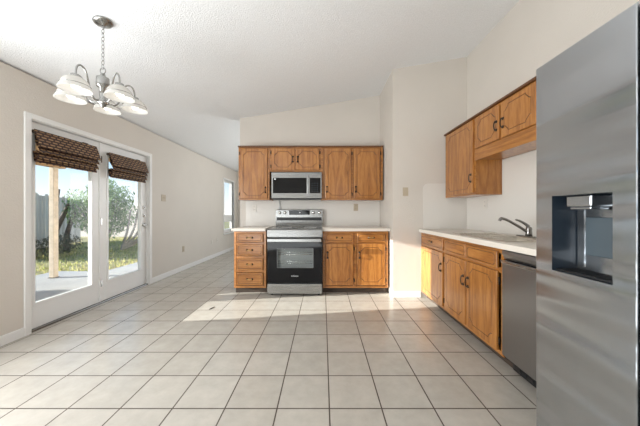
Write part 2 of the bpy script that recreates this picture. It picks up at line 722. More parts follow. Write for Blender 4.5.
def slope_wall(name, x0, x1, y0, y1):
    bm = BM()
    poly_prism(bm, [(x0, 0), (x1, 0), (x1, zc(x1)), (x0, zc(x0))], y0, y1, 'y')
    return struct(name, bm, 'wall_paint')


slope_wall('wall_back', XP, XC, YB, YB + 0.12)
# projecting block: end wall beside the counter and its return towards the range wall
slope_wall('wall_end', XC, XR, YE, YB + 0.12)
bm = BM()
bx(bm, XR, XR + 0.12, YR - 0.12, YB + 0.12, 0, zc(XR))
struct('wall_right', bm, 'wall_paint')
slope_wall('wall_connecting', XR + 0.12, XFAR, YB, YB + 0.12)
bm = BM()
bx(bm, XFAR, XFAR + 0.12, YB, YF + 0.12, 0, zc(XFAR))
struct('wall_living_right', bm, 'wall_paint')


def holed_wall(name, x0, x1, y0, y1, ox0, ox1, oz0, oz1):
    bm = BM()
    poly_prism(bm, [(x0, 0), (ox0, 0), (ox0, zc(ox0)), (x0, zc(x0))], y0, y1, 'y')
    poly_prism(bm, [(ox1, 0), (x1, 0), (x1, zc(x1)), (ox1, zc(ox1))], y0, y1, 'y')
    poly_prism(bm, [(ox0, oz1), (ox1, oz1), (ox1, zc(ox1)), (ox0, zc(ox0))], y0, y1, 'y')
    if oz0 > 0:
        bx(bm, ox0, ox1, y0, y1, 0, oz0)
    return struct(name, bm, 'wall_paint')


holed_wall('wall_far', XL, XFAR, YF, YF + 0.12, -0.6, 2.6, 0.3, 2.4)
holed_wall('wall_rear', XL, XR, YR - 0.12, YR, 0.35, 1.75, 0.9, 2.2)


def grid_window(name, x0, x1, y0, y1, z0, z1, n):
    bm = BM()
    t = 0.05
    bx(bm, x0, x0 + t, y0, y1, z0, z1)
    bx(bm, x1 - t, x1, y0, y1, z0, z1)
    bx(bm, x0 + t, x1 - t, y0, y1, z0, z0 + t)
    bx(bm, x0 + t, x1 - t, y0, y1, z1 - t, z1)
    for i in range(1, n):
        x = x0 + (x1 - x0) * i / n
        bx(bm, x - 0.02, x + 0.02, y0, y1, z0 + t, z1 - t)
    return struct(name, bm, 'trim_white')


grid_window('added_window_far', -0.6, 2.6, YF + 0.02, YF + 0.08, 0.3, 2.4, 3)  # added window hidden by the partition, frames the living-room fill
grid_window('added_window_rear', 0.35, 1.75, YR - 0.08, YR - 0.02, 0.9, 2.2, 2)  # added window behind the camera, frames the rear fill

bm = BM()
for (a, b, c, d) in ((0.1, 0.15, 0.45, 1.95), (1.55, 1.6, 0.45, 1.95), (0.15, 1.55, 0.45, 0.5), (0.15, 1.55, 1.9, 1.95), (0.15, 1.55, 1.18, 1.22)):
    bx(bm, XL - 0.09, XL - 0.05, a, b, c, d)
struct('added_window_left', bm, 'trim_white')  # added window out of view, made for the left fill
# living-room window in the left wall
bm = BM()
t = 0.045
xa, xb = XL - 0.09, XL - 0.03
bx(bm, xa, xb, WY0, WY0 + t, WZ0, WZ1)
bx(bm, xa, xb, WY1 - t, WY1, WZ0, WZ1)
bx(bm, xa, xb, WY0 + t, WY1 - t, WZ1 - t, WZ1)
bx(bm, xa, xb, WY0 + t, WY1 - t, WZ0, WZ0 + 0.09)
bx(bm, xa, xb, WY0 + t, WY1 - t, 0.86, 1.05)
bx(bm, XL - 0.03, XL + 0.012, WY0 - 0.05, WY0, WZ0 - 0.02, WZ1 + 0.05)
bx(bm, XL - 0.03, XL + 0.012, WY1, WY1 + 0.05, WZ0 - 0.02, WZ1 + 0.05)
bx(bm, XL - 0.03, XL + 0.012, WY0, WY1, WZ1, WZ1 + 0.05)
win = struct('window_1', bm, 'trim_white')
bm = BM()
bx(bm, XL - 0.03, XL + 0.05, WY0 - 0.07, WY1 + 0.07, WZ0 - 0.045, WZ0 - 0.02, 0.004)
obj('window_sill', bm, 'trim_white', win)
bm = BM()
bx(bm, XL - 0.064, XL - 0.060, WY0 + t, WY1 - t, WZ0 + 0.09, 0.86)
bx(bm, XL - 0.064, XL - 0.060, WY0 + t, WY1 - t, 1.05, WZ1 - t)
obj('window_pane', bm, 'pane_glass', win)

# baseboards
def baseboard(name, x0, x1, y0, y1):
    bm = BM()
    bx(bm, x0, x1, y0, y1, 0, 0.085, 0.004)
    return struct(name, bm, 'trim_white')


baseboard('baseboard_left_near', XL, XL + 0.014, YR, DY0 - 0.05)
baseboard('baseboard_left_far', XL, XL + 0.014, DY1 + 0.05, YF)
baseboard('baseboard_far', XL + 0.014, XFAR, YF - 0.014, YF)
baseboard('baseboard_end', XC, 1.305, YE - 0.012, YE)

# patio door casing and threshold
bm = BM()
bx(bm, XL - 0.0, XL + 0.016, DY0 - 0.05, DY0 + 0.005, 0, DZ + 0.045, 0.004)
bx(bm, XL - 0.0, XL + 0.016, DY1 - 0.005, DY1 + 0.05, 0, DZ + 0.045, 0.004)
bx(bm, XL - 0.0, XL + 0.016, DY0 + 0.005, DY1 - 0.005, DZ - 0.005, DZ + 0.045, 0.004)
# jamb lining and centre mullion
bx(bm, XL - 0.12, XL, DY0, DY0 + 0.012, 0, DZ)
bx(bm, XL - 0.12, XL, DY1 - 0.012, DY1, 0, DZ)
bx(bm, XL - 0.12, XL, DY0 + 0.012, DY1 - 0.012, DZ - 0.012, DZ)
struct('trim_1', bm, 'trim_white')
bm = BM()
bx(bm, XL - 0.13, XL - 0.005, DY0 + 0.013, DY1 - 0.013, 0, 0.018, 0.003)
struct('trim_2', bm, 'faucet_nickel')


def patio_door(name, y0, y1, g0, g1, active):
    """flush white door with a full-height glass light"""
    xa, xb = XL - 0.085, XL - 0.040
    zb, zt, gz0, gz1 = 0.022, DZ - 0.016, 0.26, 1.86
    bm = BM()
    bx(bm, xa, xb, y0, g0, zb, zt)
    bx(bm, xa, xb, g1, y1, zb, zt)
    bx(bm, xa, xb, g0, g1, zb, gz0)
    bx(bm, xa, xb, g0, g1, gz1, zt)
    d = struct(name, bm, 'door_white')
    bm = BM()
    l = 0.022
    for (a, b, c, e) in ((g0 - l, g0 + 0.006, gz0 - l, gz1 + l), (g1 - 0.006, g1 + l, gz0 - l, gz1 + l),
                         (g0 + 0.006, g1 - 0.006, gz0 - l, gz0 + 0.006), (g0 + 0.006, g1 - 0.006, gz1 - 0.006, gz1 + l)):
        bx(bm, xb, xb + 0.008, a, b, c, e, 0.003)
    obj('glass_bead', bm, 'door_white', d)
    bm = BM()
    bx(bm, xa + 0.02, xa + 0.025, g0, g1, gz0, gz1)
    obj('glass_pane', bm, 'pane_glass', d)
    if active:
        for z in (0.25, 1.02, 1.80):
            bm = BM()
            tube(bm, [(xb + 0.006, y0 - 0.004, z - 0.045), (xb + 0.006, y0 - 0.004, z + 0.045)], 0.006)
            bx(bm, xb, xb + 0.003, y0, y0 + 0.02, z - 0.04, z + 0.04)
            h = obj('hinge', bm, 'nickel', d)
        yk = (g1 + y1) / 2 + 0.012
        for z in (1.215, 1.085):
            bm = BM()
            lathe(bm, [(0.028, 0), (0.028, 0.006), (0.022, 0.012)], (xb, yk, z), 20, 'x')
            bx(bm, xb + 0.012, xb + 0.024, yk - 0.004, yk + 0.004, z - 0.014, z + 0.014, 0.002)
            h = obj('deadbolt', bm, 'nickel', d)
        bm = BM()
        lathe(bm, [(0.03, 0), (0.03, 0.006), (0.012, 0.012), (0.011, 0.045)], (xb, yk, 0.94), 20, 'x')
        tube(bm, smooth_curve([(xb + 0.045, yk + 0.008, 0.94), (xb + 0.05, yk - 0.03, 0.943), (xb + 0.048, yk - 0.1, 0.938)], 5), 0.009)
        obj('door_handle', bm, 'nickel', d)
    else:
        bm = BM()
        bx(bm, xb, xb + 0.012, y1 - 0.014, y1 + 0.004, zb, zt, 0.003)
        obj('astragal', bm, 'door_white', d)
    return d


patio_door('door_1', DY0 + 0.014, 3.200, 2.473, 3.09, False)
patio_door('door_2', 3.212, DY1 - 0.014, 3.32, 3.918, True)

# smooth backsplash panels
bm = BM()
bx(bm, -1.26, 0.925, YB - 0.006, YB, 0.914, 1.33)
struct('trim_3', bm, 'splash_white')
bm = BM()
pts = [(1.335, 0.914), (XR - 0.001, 0.914), (XR - 0.001, 1.52)]
for k in range(9):
    a = PI / 2 + PI / 2 * k / 8
    pts.append((1.335 + 0.07 + 0.07 * math.cos(a), 1.45 + 0.07 * math.sin(a)))
poly_prism(bm, pts, YE - 0.005, YE, 'y')
struct('trim_4', bm, 'splash_white')
bm = BM()
bx(bm, XR - 0.006, XR, 1.16, YE - 0.006, 0.914, 1.69)
struct('trim_5', bm, 'splash_white')


# ------------------------------------------------------------------ cabinets (local frame: x across, -y outward, z up)
def groove_panel(w, h, t, inset, cut, step=0.012):
    """slab with rounded edge and a routed line whose corners are clipped; origin at lower left, back at y=0"""
    bm = BM()

    def corners(fn):
        out = []
        for (cx, cz, sx, sz, rev) in ((0, 0, 1, 1, False), (w, 0, -1, 1, True), (w, h, -1, -1, False), (0, h, 1, -1, True)):
            pts = fn()
            pts = [(cx + sx * a, cz + sz * b) for a, b in pts]
            out += pts[::-1] if rev else pts
        return out
    i, c = inset, cut

    def rect(e):
        return lambda: [(e, i + c), (e, (i + c) * 0.55), (e, e), ((i + c) * 0.55, e), (i + c, e)]

    def gr(i2, c2):
        m = (step + c2) / 2
        return lambda: [(i2, i2 + c2), (i2 + step, i2 + c2), (i2 + m, i2 + m), (i2 + c2, i2 + step), (i2 + c2, i2)]
    g = 0.0028
    spec = [(rect(0), 0.0), (rect(0), -t + 0.006), (rect(0.0025), -t + 0.0018), (rect(0.007), -t),
            (gr(i - g, c), -t), (gr(i, c), -t + 0.003), (gr(i + g, c), -t)]
    loops = []
    for fn, y in spec:
        loops.append([bm.verts.new((a, y, b)) for a, b in corners(fn)])
    n = len(loops[0])
    for k, (A, B) in enumerate(zip(loops, loops[1:])):
        for q in range(n):
            f = bm.faces.new((A[q], A[(q + 1) % n], B[(q + 1) % n], B[q]))
            f.material_index = 1 if k >= 4 else 0
    bm.faces.new(loops[-1])
    bm.faces.new(loops[0][::-1])
    return bm


def pull(parent, x, y, z, vertical=True, L=0.076):
    """antique pull: two rosettes and a bowed grip"""
    bm = BM()
    for s in (-1, 1):
        c = (0, 0, s * L / 2) if vertical else (s * L / 2, 0, 0)
        lathe(bm, [(0.014, 0), (0.014, -0.003), (0.008, -0.006), (0.005, -0.020)], c, 12, 'y')
    P = [(-L / 2, -0.018), (-L / 4, -0.023), (0, -0.025), (L / 4, -0.023), (L / 2, -0.018)]
    pts = [(0, b, a) if vertical else (a, b, 0) for a, b in P]
    tube(bm, smooth_curve(pts, 4), 0.0048, 8, mi=0 if vertical else 1)
    return obj('handle', bm, ['bronze', 'brass'], parent, (x, y, z))


def hinge(parent, x, y, z):
    bm = BM()
    tube(bm, [(0, -0.004, -0.028), (0, -0.004, 0.028)], 0.0055, 8)
    bx(bm, -0.012, 0.012, -0.003, 0, -0.02, 0.02, 0.001)
    return obj('hinge', bm, 'bronze', parent, (x, y, z))


def cab_door(root, x, z, w, h, handle=None, hinges='l', inset=0.05, cut=0.045, t=0.019):
    d = obj('door', groove_panel(w, h, t, inset, cut), ['oak_v', 'oak_groove'], root, (x, -0.001, z))
    if handle:
        hx, hz = handle
        pull(d, hx, -t, hz, True)
    hx = -0.008 if hinges == 'l' else w + 0.008
    dz = min(0.07, h * 0.18)
    hinge(d, hx, 0.0, dz)
    hinge(d, hx, 0.0, h - dz)
    return d


def cab_drawer(root, x, z, w, h, knob=True, t=0.019, pulls=None, inset=0.022, cut=0.011):
    d = obj('drawer', groove_panel(w, h, t, inset, cut, 0.006), ['oak_h', 'oak_groove'], root, (x, -0.001, z))
    if knob:
        pull(d, w / 2, -t, h / 2, False, 0.07)
    return d


def carcass(root, W, Hh, D, toe=0.0, stiles=(), rails=(), hollow=False):
    bm = BM()
    if hollow:
        bx(bm, 0.0, 0.018, 0.020, D, toe, Hh)
        bx(bm, W - 0.018, W, 0.020, D, toe, Hh)
        bx(bm, 0.018, W - 0.018, 0.020, D, toe, toe + 0.018)
        bx(bm, 0.018, W - 0.018, D - 0.012, D, toe + 0.018, Hh)
    else:
        bx(bm, 0.0, W, 0.020, D, toe, Hh, 0.001)
    obj('body', bm, 'oak_side', root)
    bm = BM()
    bx(bm, 0, 0.03, 0, 0.019, toe, Hh, 0.001)
    bx(bm, W - 0.03, W, 0, 0.019, toe, Hh, 0.001)
    for a, b in stiles:
        bx(bm, a, b, 0, 0.019, toe + 0.03, Hh - 0.02, 0.001)
    for a, b in ((toe, toe + 0.03), (Hh - 0.035, Hh)) + tuple(rails):
        bx(bm, 0.03, W - 0.03, 0.0005, 0.0185, a, b, 0.001)
    obj('face_frame', bm, 'oak_h', root)
    if toe > 0:
        bm = BM()
        bx(bm, 0.0, W, 0.075, D, 0.0, toe - 0.001)
        obj('toe_kick', bm, 'dark_toe', root)


def top_strip(root, W, Hh, proj=0.022, ret=None, D=0.3):
    bm = BM()
    bx(bm, -0.004, W + 0.004, -proj, 0.0, Hh - 0.018, Hh + 0.004, 0.003)
    obj('top_moulding', bm, 'oak_groove', root)


ZU0, ZU1 = 1.322, 2.138
YU = 3.90                       # face of the uppers on the range wall
DU = YB - YU - 0.007
HU = ZU1 - ZU0

# uppers on the range wall
W1 = 0.470
c = thing('wall_cabinet', 'tall single-door oak wall cabinet left of the microwave', 'cabinet', (-1.282, YU, ZU0), 0, 'oak wall cabinets')
carcass(c, W1, HU, DU)
cab_door(c, 0.028, 0.022, W1 - 0.055, HU - 0.06, handle=(W1 - 0.055 - 0.03, 0.13), hinges='l')
top_strip(c, W1, HU)
W2 = 0.778
zs = 1.752
c = thing('wall_cabinet', 'short double-door oak wall cabinet directly above the microwave', 'cabinet', (-0.810, YU, zs), 0, 'oak wall cabinets')
carcass(c, W2, ZU1 - zs, DU, stiles=((0.375, 0.40),))
hd = ZU1 - zs - 0.06
cab_door(c, 0.03, 0.022, 0.355, hd, handle=(0.325, hd / 2), hinges='l', inset=0.045, cut=0.05)
cab_door(c, 0.398, 0.022, 0.355, hd, handle=(0.03, hd / 2), hinges='r', inset=0.045, cut=0.05)
top_strip(c, W2, ZU1 - zs)
W3 = 0.937
c = thing('wall_cabinet', 'tall double-door oak wall cabinet right of the microwave', 'cabinet', (-0.030, YU, ZU0), 0, 'oak wall cabinets')
carcass(c, W3, HU, DU, stiles=((0.46, 0.49),))
cab_door(c, 0.06, 0.022, 0.40, HU - 0.06, handle=(0.03, 0.14), hinges='r')
cab_door(c, 0.495, 0.022, 0.40, HU - 0.06, handle=(0.03, 0.14), hinges='r')
top_strip(c, W3, HU)

# bases on the range wall
YBF = 3.57
DB = YB - YBF - 0.002
HB = 0.872
TOE = 0.085
W4 = 0.445
c = thing('base_cabinet', 'narrow oak base cabinet with a stack of four drawers', 'cabinet', (-1.236, YBF, 0), 0, 'oak base cabinets')
carcass(c, W4, HB, DB, TOE, rails=((0.685, 0.715), (0.495, 0.525), (0.305, 0.335)))
for z0, z1 in ((0.725, 0.845), (0.538, 0.692), (0.335, 0.498), (0.128, 0.295)):
    cab_drawer(c, 0.04, z0, W4 - 0.08, z1 - z0)
W5 = 0.908
c = thing('base_cabinet', 'oak base cabinet with two doors and two drawers right of the range', 'cabinet', (-0.004, YBF, 0), 0, 'oak base cabinets')
carcass(c, W5, HB, DB, TOE, stiles=((0.43, 0.47),), rails=((0.69, 0.73),))
for x in (0.036, 0.476):
    cab_drawer(c, x, 0.722, 0.39, 0.125, inset=0.02)
    cab_door(c, x, 0.125, 0.39, 0.575, handle=(0.03, 0.42), hinges='r')

# right wall uppers
XU = 1.63
DUR = XR - XU - 0.007
rz = -PI / 2
c = thing('wall_cabinet', 'tall single-door oak wall cabinet in the corner above the sink counter', 'cabinet', (XU, YE - 0.012, ZU0 + 0.005), rz, 'oak wall cabinets')
WR = YE - 0.012 - 2.745
HR = 2.165 - ZU0 - 0.005
carcass(c, WR, HR, DUR)
cab_door(c, 0.06, 0.022, WR - 0.085, HR - 0.055, handle=(WR - 0.115, 0.16), hinges='l')
top_strip(c, WR, HR)
WS = 0.84
zs2 = 1.70
c = thing('wall_cabinet', 'short double-door oak wall cabinet with valance above the sink', 'cabinet', (XU, 2.743, zs2), rz, 'oak wall cabinets')
carcass(c, WS, 2.165 - zs2, DUR, stiles=((0.385, 0.415),), rails=((0.03, 0.11),))
hd = 2.165 - zs2 - 0.11 - 0.035
cab_door(c, 0.02, 0.11, 0.365, hd, handle=(0.335, hd / 2 - 0.03), hinges='l', inset=0.045, cut=0.05)
cab_door(c, 0.412, 0.11, 0.385, hd, handle=(0.03, hd / 2 - 0.03), hinges='r', inset=0.045, cut=0.05)
bm = BM()
bx(bm, 0.0, WS, -0.012, -0.0005, -0.012, 0.095, 0.002)
obj('valance', bm, 'oak_h', c)
top_strip(c, WS, 2.165 - zs2)

# right wall bases
XBF = 1.31
DBR = XR - XBF - 0.002
y0 = YE - 0.002
WC = y0 - 2.757
c = thing('base_cabinet', 'oak base cabinet with one drawer over one door in the corner by the wall', 'cabinet', (XBF, y0, 0), rz, 'oak base cabinets')
carcass(c, WC, HB, DBR, TOE, rails=((0.69, 0.73),))
cab_drawer(c, 0.05, 0.722, WC - 0.075, 0.125, inset=0.02)
cab_door(c, 0.05, 0.115, WC - 0.075, 0.585, handle=(WC - 0.105, 0.42), hinges='r')
WSK = 0.895
c = thing('base_cabinet', 'oak sink base cabinet with two tall doors next to the dishwasher', 'cabinet', (XBF, 2.755, 0), rz, 'oak base cabinets')
carcass(c, WSK, HB, DBR, TOE, stiles=((0.415, 0.445),), rails=((0.69, 0.73),), hollow=True)
for k, (x, wd) in enumerate(((0.02, 0.40), (0.437, 0.405))):
    obj('false_drawer', groove_panel(wd, 0.125, 0.019, 0.02, 0.011, 0.006), ['oak_h', 'oak_groove'], c, (x, -0.001, 0.722))
    cab_door(c, x, 0.115, wd, 0.585, handle=(wd - 0.03 if k == 0 else 0.03, 0.40), hinges='l' if k == 0 else 'r')

# ------------------------------------------------------------------ worktops
def worktop(bm, x0, x1, y0, y1, z0=0.8735, z1=0.914):
    bx(bm, x0, x1, y0, y1, z0, z1, 0.006)


bm = BM()
worktop(bm, -1.266, -0.792, YBF - 0.03, YB - 0.007)
tag(obj('countertop', bm, 'counter'), 'short cream laminate countertop on the four-drawer cabinet left of the range', 'countertop', 'cream countertops')
bm = BM()
worktop(bm, -0.008, 0.928, YBF - 0.03, YB - 0.007)
tag(obj('countertop', bm, 'counter'), 'cream laminate countertop on the double-door cabinet right of the range', 'countertop', 'cream countertops')
# long counter with a cut-out for the sink
SX0, SX1, SY0, SY1 = 1.375, 1.845, 1.93, 2.72
bm = BM()
cx0, cx1, cy0, cy1 = XBF - 0.03, XR - 0.007, 1.16, YE - 0.006
for (a, b, c_, d) in ((cx0, SX0 + 0.02, cy0, cy1), (SX1 - 0.02, cx1, cy0, cy1),
                      (SX0 + 0.02, SX1 - 0.02, cy0, SY0 + 0.02), (SX0 + 0.02, SX1 - 0.02, SY1 - 0.02, cy1)):
    bx(bm, a, b, c_, d, 0.8735, 0.914)
tag(obj('countertop', bm, 'counter'), 'long cream laminate countertop holding the sink along the right wall', 'countertop', 'cream countertops')

# sink
s = thing('kitchen_sink', 'double-bowl drop-in metal sink in the right-hand counter', 'sink', (0, 0, 0.9145))
bm = BM()
ym = (SY0 + SY1) / 2


def bowl(bm, x0, x1, y0, y1, dep=0.16):
    """open basin with sloped walls"""
    n = 0.025
    top_ = [bm.verts.new(p) for p in ((x0, y0, 0.004), (x1, y0, 0.004), (x1, y1, 0.004), (x0, y1, 0.004))]
    bot = [bm.verts.new(p) for p in ((x0 + n, y0 + n, -dep), (x1 - n, y0 + n, -dep), (x1 - n, y1 - n, -dep), (x0 + n, y1 - n, -dep))]
    for i in range(4):
        j = (i + 1) % 4
        bm.faces.new((top_[i], top_[j], bot[j], bot[i]))
    bm.faces.new(bot)


bx0, bx1 = SX0 + 0.03, SX1 - 0.10
ba = (SY0 + 0.03, ym - 0.015)
bb = (ym + 0.015, SY1 - 0.03)
for (a, b, c_, d) in ((SX0, bx0, SY0, SY1), (bx1, SX1, SY0, SY1), (bx0, bx1, SY0, ba[0]),
                      (bx0, bx1, ba[1], bb[0]), (bx0, bx1, bb[1], SY1)):
    bx(bm, a, b, c_, d, 0.0, 0.007, 0.0015)
obj('rim', bm, 'steel_sink', s)
for a, b in (ba, bb):
    bm = BM()
    bowl(bm, bx0 + 0.001, bx1 - 0.001, a + 0.001, b - 0.001)
    o = obj('bowl', bm, 'steel_sink', s)
    bm = BM()
    lathe(bm, [(0.045, -0.159), (0.045, -0.156), (0.03, -0.157), (0.0, -0.158)], ((bx0 + bx1) / 2, (a + b) / 2, 0), 20)
    obj('drain', bm, 'faucet_nickel', o)

fx, fy, fz = 1.79, 2.235, 0.9225
f = thing('kitchen_faucet', 'dark nickel single-lever faucet with angled spout behind the sink', 'faucet', (fx, fy, fz))
bm = BM()
pts = []
for k in range(24):
    a = 2 * PI * k / 24
    px = 0.028 * math.cos(a)
    py = 0.028 * math.sin(a) + (0.10 if math.sin(a) >= 0 else -0.10)
    pts.append((px, py))
poly_prism(bm, pts, 0, 0.010, 'z')
obj('deck_plate', bm, 'faucet_nickel', f)
bm = BM()
lathe(bm, [(0.026, 0.011), (0.024, 0.03), (0.022, 0.06), (0.024, 0.07), (0.020, 0.085), (0.008, 0.09)], (0, 0, 0), 20)
obj('body', bm, 'faucet_nickel', f)
bm = BM()
tube(bm, smooth_curve([(-0.015, 0.0, 0.045), (-0.09, 0.005, 0.095), (-0.17, 0.012, 0.142), (-0.215, 0.015, 0.160), (-0.235, 0.016, 0.158), (-0.242, 0.016, 0.140)], 6),
     0.0115, 10)
obj('spout', bm, 'faucet_nickel', f)
bm = BM()
cv = smooth_curve([(0.0, 0, 0.088), (-0.02, 0.012, 0.112), (-0.055, 0.03, 0.138), (-0.085, 0.04, 0.150)], 5)
tube(bm, cv, [0.014 - 0.007 * k / (len(cv) - 1) for k in range(len(cv))], 10)
obj('lever', bm, 'faucet_nickel', f)
tag(obj('sink_hole_cap', lathe(BM(), [(0.022, 0), (0.022, 0.004), (0.016, 0.009), (0.0, 0.011)], (0, 0, 0), 18), 'faucet_nickel', None, (1.79, 2.085, 0.9225)),
    'small round nickel cap on the sink rim beside the faucet', 'cap')

# ------------------------------------------------------------------ dishwasher
d = thing('dishwasher', 'stainless steel dishwasher between the sink cabinet and the refrigerator', 'dishwasher', (XBF - 0.022, 1.853, 0), rz)
WDW = 0.598
bm = BM()
bx(bm, 0.0, WDW, 0.03, 0.58, 0.09, 0.868)
obj('tub', bm, 'black_plastic', d)
bm = BM()
bx(bm, 0.003, WDW - 0.003, 0.0, 0.028, 0.115, 0.775, 0.004)
obj('door', bm, 'steel_dish', d)
bm = BM()
# sloped pocket strip above the door and the bright grip edge
poly_prism(bm, [(0.0, 0.865), (0.0, 0.84), (0.018, 0.805), (0.028, 0.80), (0.028, 0.865)], 0.003, WDW - 0.003, 'x')
obj('control_panel', bm, 'steel_dish', d)
bm = BM()
bx(bm, 0.003, WDW - 0.003, -0.012, 0.012, 0.776, 0.798, 0.005)
obj('handle', bm, 'nickel', d)
bm = BM()
bx(bm, 0.01, WDW - 0.01, 0.075, 0.09, 0.012, 0.109)
for k in range(9):
    bx(bm, 0.05 + k * 0.055, 0.085 + k * 0.055, 0.068, 0.0745, 0.03, 0.05, 0.002)
obj('kick_plate', bm, 'black_plastic', d)

# ------------------------------------------------------------------ range
g = thing('electric_range', 'stainless electric range with black glass oven door', 'range', (-0.756, 3.47, 0))
WG = 0.748
bm = BM()
bx(bm, 0.004, WG - 0.004, 0.05, 0.70, 0.03, 0.895, 0.003)
obj('body', bm, 'steel_x', g)
bm = BM()
bx(bm, 0.0, WG, 0.03, 0.64, 0.896, 0.912, 0.004)
obj('cooktop', bm, 'cooktop_glass', g)
for (px, py, r) in ((0.2, 0.2, 0.105), (0.57, 0.2, 0.09), (0.2, 0.47, 0.075), (0.57, 0.47, 0.09)):
    bm = BM()
    lathe(bm, [(r, 0.9122), (r, 0.9130), (r - 0.004, 0.9130), (r - 0.004, 0.9122)], (px, py, 0), 40, close_ends=False)
    obj('burner_ring', bm, 'grey_enamel', g)
bm = BM()
poly_prism(bm, [(0.028, 0.913), (0.012, 0.908), (0.002, 0.895), (0.0, 0.805), (0.045, 0.805), (0.045, 0.913)], 0.001, WG - 0.001, 'x')
obj('front_trim', bm, 'steel_x', g)
# oven door with a see-through window and racks behind
bm = BM()
ox0, ox1, oz0, oz1 = 0.135, 0.625, 0.385, 0.648
zb, zt = 0.178, 0.795
for (a, b, c_, e) in ((0.003, ox0, zb, zt), (ox1, WG - 0.003, zb, zt), (ox0, ox1, zb, oz0), (ox0, ox1, oz1, zt)):
    bx(bm, a, b, 0.0, 0.028, c_, e)
od = obj('oven_door', bm, 'black_glass', g)
bm = BM()
for (a, b, c_, e) in ((ox0, ox0 + .006, oz0, oz1), (ox1 - .006, ox1, oz0, oz1), (ox0 + .006, ox1 - .006, oz0, oz0 + .006), (ox0 + .006, ox1 - .006, oz1 - .006, oz1)):
    bx(bm, a, b, -0.0012, 0.0, c_, e)
bx(bm, ox0, ox1, 0.046, 0.049, oz0, oz1)
obj('window_lining', bm, 'oven_enamel', od)
bm = BM()
for z in (0.44, 0.47, 0.56, 0.59):
    tube(bm, [(ox0, 0.038, z), (ox1, 0.038, z)], 0.003, 6)
obj('oven_rack', bm, 'nickel', od)
bm = BM()
bx(bm, ox0 + 0.0065, ox1 - 0.0065, 0.006, 0.010, oz0 + 0.0065, oz1 - 0.0065)
obj('oven_window', bm, 'pane_glass', od)
bm = BM()
bx(bm, 0.012, WG - 0.012, -0.052, -0.030, 0.735, 0.785, 0.009, seg=3)
for x in (0.04, WG - 0.065):
    bx(bm, x, x + 0.025, -0.031, 0.0, 0.745, 0.775, 0.003)
obj('oven_handle', bm, 'steel_x', od)
bm = BM()
bx(bm, 0.003, WG - 0.003, 0.0, 0.03, 0.035, 0.168, 0.004)
obj('storage_drawer', bm, 'steel_x', g)
for x in (0.03, WG - 0.07):
    for y in (0.08, 0.60):
        bm = BM()
        lathe(bm, [(0.018, 0), (0.018, 0.012), (0.012, 0.03)], (x + 0.02, y, 0), 12)
        obj('foot', bm, 'black_plastic', g)
# back guard
bm = BM()
poly_prism(bm, [(0.645, 0.914), (0.632, 1.168), (0.640, 1.176), (0.705, 1.176), (0.715, 0.914)], 0.001, WG - 0.001, 'x')
bg = obj('back_guard', bm, 'steel_x', g)


def guard_y(z):
    return 0.645 - 0.013 * (z - 0.914) / 0.254


def guard_panel(bm, x0, x1, z0, z1, th=0.003):
    y0_, y1_ = guard_y(z0), guard_y(z1)
    poly_prism(bm, [(y0_ - th, z0), (y1_ - th, z1), (y1_, z1), (y0_, z0)], x0, x1, 'x')


bm = BM()
guard_panel(bm, 0.215, 0.545, 1.095, 1.165)
obj('control_display', bm, 'black_glass', bg)
bm = BM()
guard_panel(bm, 0.015, WG - 0.015, 1.005, 1.055)
obj('vent_strip', bm, 'black_plastic', bg)
bm = BM()
guard_panel(bm, 0.375, 0.395, 1.125, 1.138, 0.0038)
obj('clock_digits', bm, 'white_mark', bg)
for x in (0.065, 0.148, 0.600, 0.698):
    bm = BM()
    z = 1.128
    lathe(bm, [(0.025, 0), (0.025, -0.006), (0.021, -0.008), (0.019, -0.03), (0.017, -0.033), (0.0, -0.033)], (0, 0, 0), 20, 'y')
    bx(bm, -0.004, 0.004, -0.040, -0.0325, -0.018, 0.018, 0.001)
    obj('knob', bm, 'nickel', bg, (x, guard_y(z), z))
# maker's name on the oven door
tx = bpy.data.curves.new('maker_name', 'FONT')
tx.body = 'SAMSUNG'
tx.size = 0.022
tx.align_x = 'CENTER'
tx.extrude = 0.0004
tmp = bpy.data.objects.new('tmp_text', tx)
COL.objects.link(tmp)
bpy.context.view_layer.update()
me = bpy.data.meshes.new_from_object(tmp.evaluated_get(bpy.context.evaluated_depsgraph_get()))
bpy.data.objects.remove(tmp)
me.materials.clear()
me.materials.append(MAT['white_mark'])
o = bpy.data.objects.new('maker_name', me)
COL.objects.link(o)
o.parent = od
o.location = (WG / 2, -0.0012, 0.268)
o.rotation_euler = (PI / 2, 0, 0)

# ------------------------------------------------------------------ over-the-range microwave
m = thing('microwave', 'stainless over-the-range microwave hung under the short cabinet', 'microwave', (-0.773, 3.84, 1.346))
WM_, HM = 0.754, 0.386
bm = BM()
bx(bm, 0, WM_, 0.03, YB - 3.84 - 0.008, 0.0, HM, 0.003)
obj('body', bm, 'steel_x', m)
bm = BM()
bx(bm, 0, WM_ * 0.735, 0.0, 0.029, 0.0, HM, 0.004)
md = obj('door', bm, 'steel_x', m)
bm = BM()
bx(bm, 0.025, WM_ * 0.70, -0.003, -0.0002, 0.075, 0.305, 0.001)
obj('door_window', bm, 'black_glass', md)
bm = BM()
bx(bm, 0.043, 0.068, -0.0045, -0.0032, 0.278, 0.295)
obj('sticker', bm, 'white_mark', md)
bm = BM()
bx(bm, WM_ * 0.738, WM_, 0.0, 0.029, 0.0, HM, 0.004)
mp_ = obj('control_panel', bm, 'steel_x', m)
bm = BM()
bx(bm, WM_ * 0.765, WM_ - 0.018, -0.003, -0.0002, 0.075, 0.305, 0.001)
obj('keypad', bm, 'black_glass', mp_)
for r_ in range(5):
    for q in range(3):
        bm = BM()
        x = WM_ * 0.80 + q * 0.038
        z = 0.10 + r_ * 0.03
        bx(bm, x, x + 0.018, -0.0042, -0.0032, z, z + 0.006)
        obj('key_mark', bm, 'screen_grey', mp_)
bm = BM()
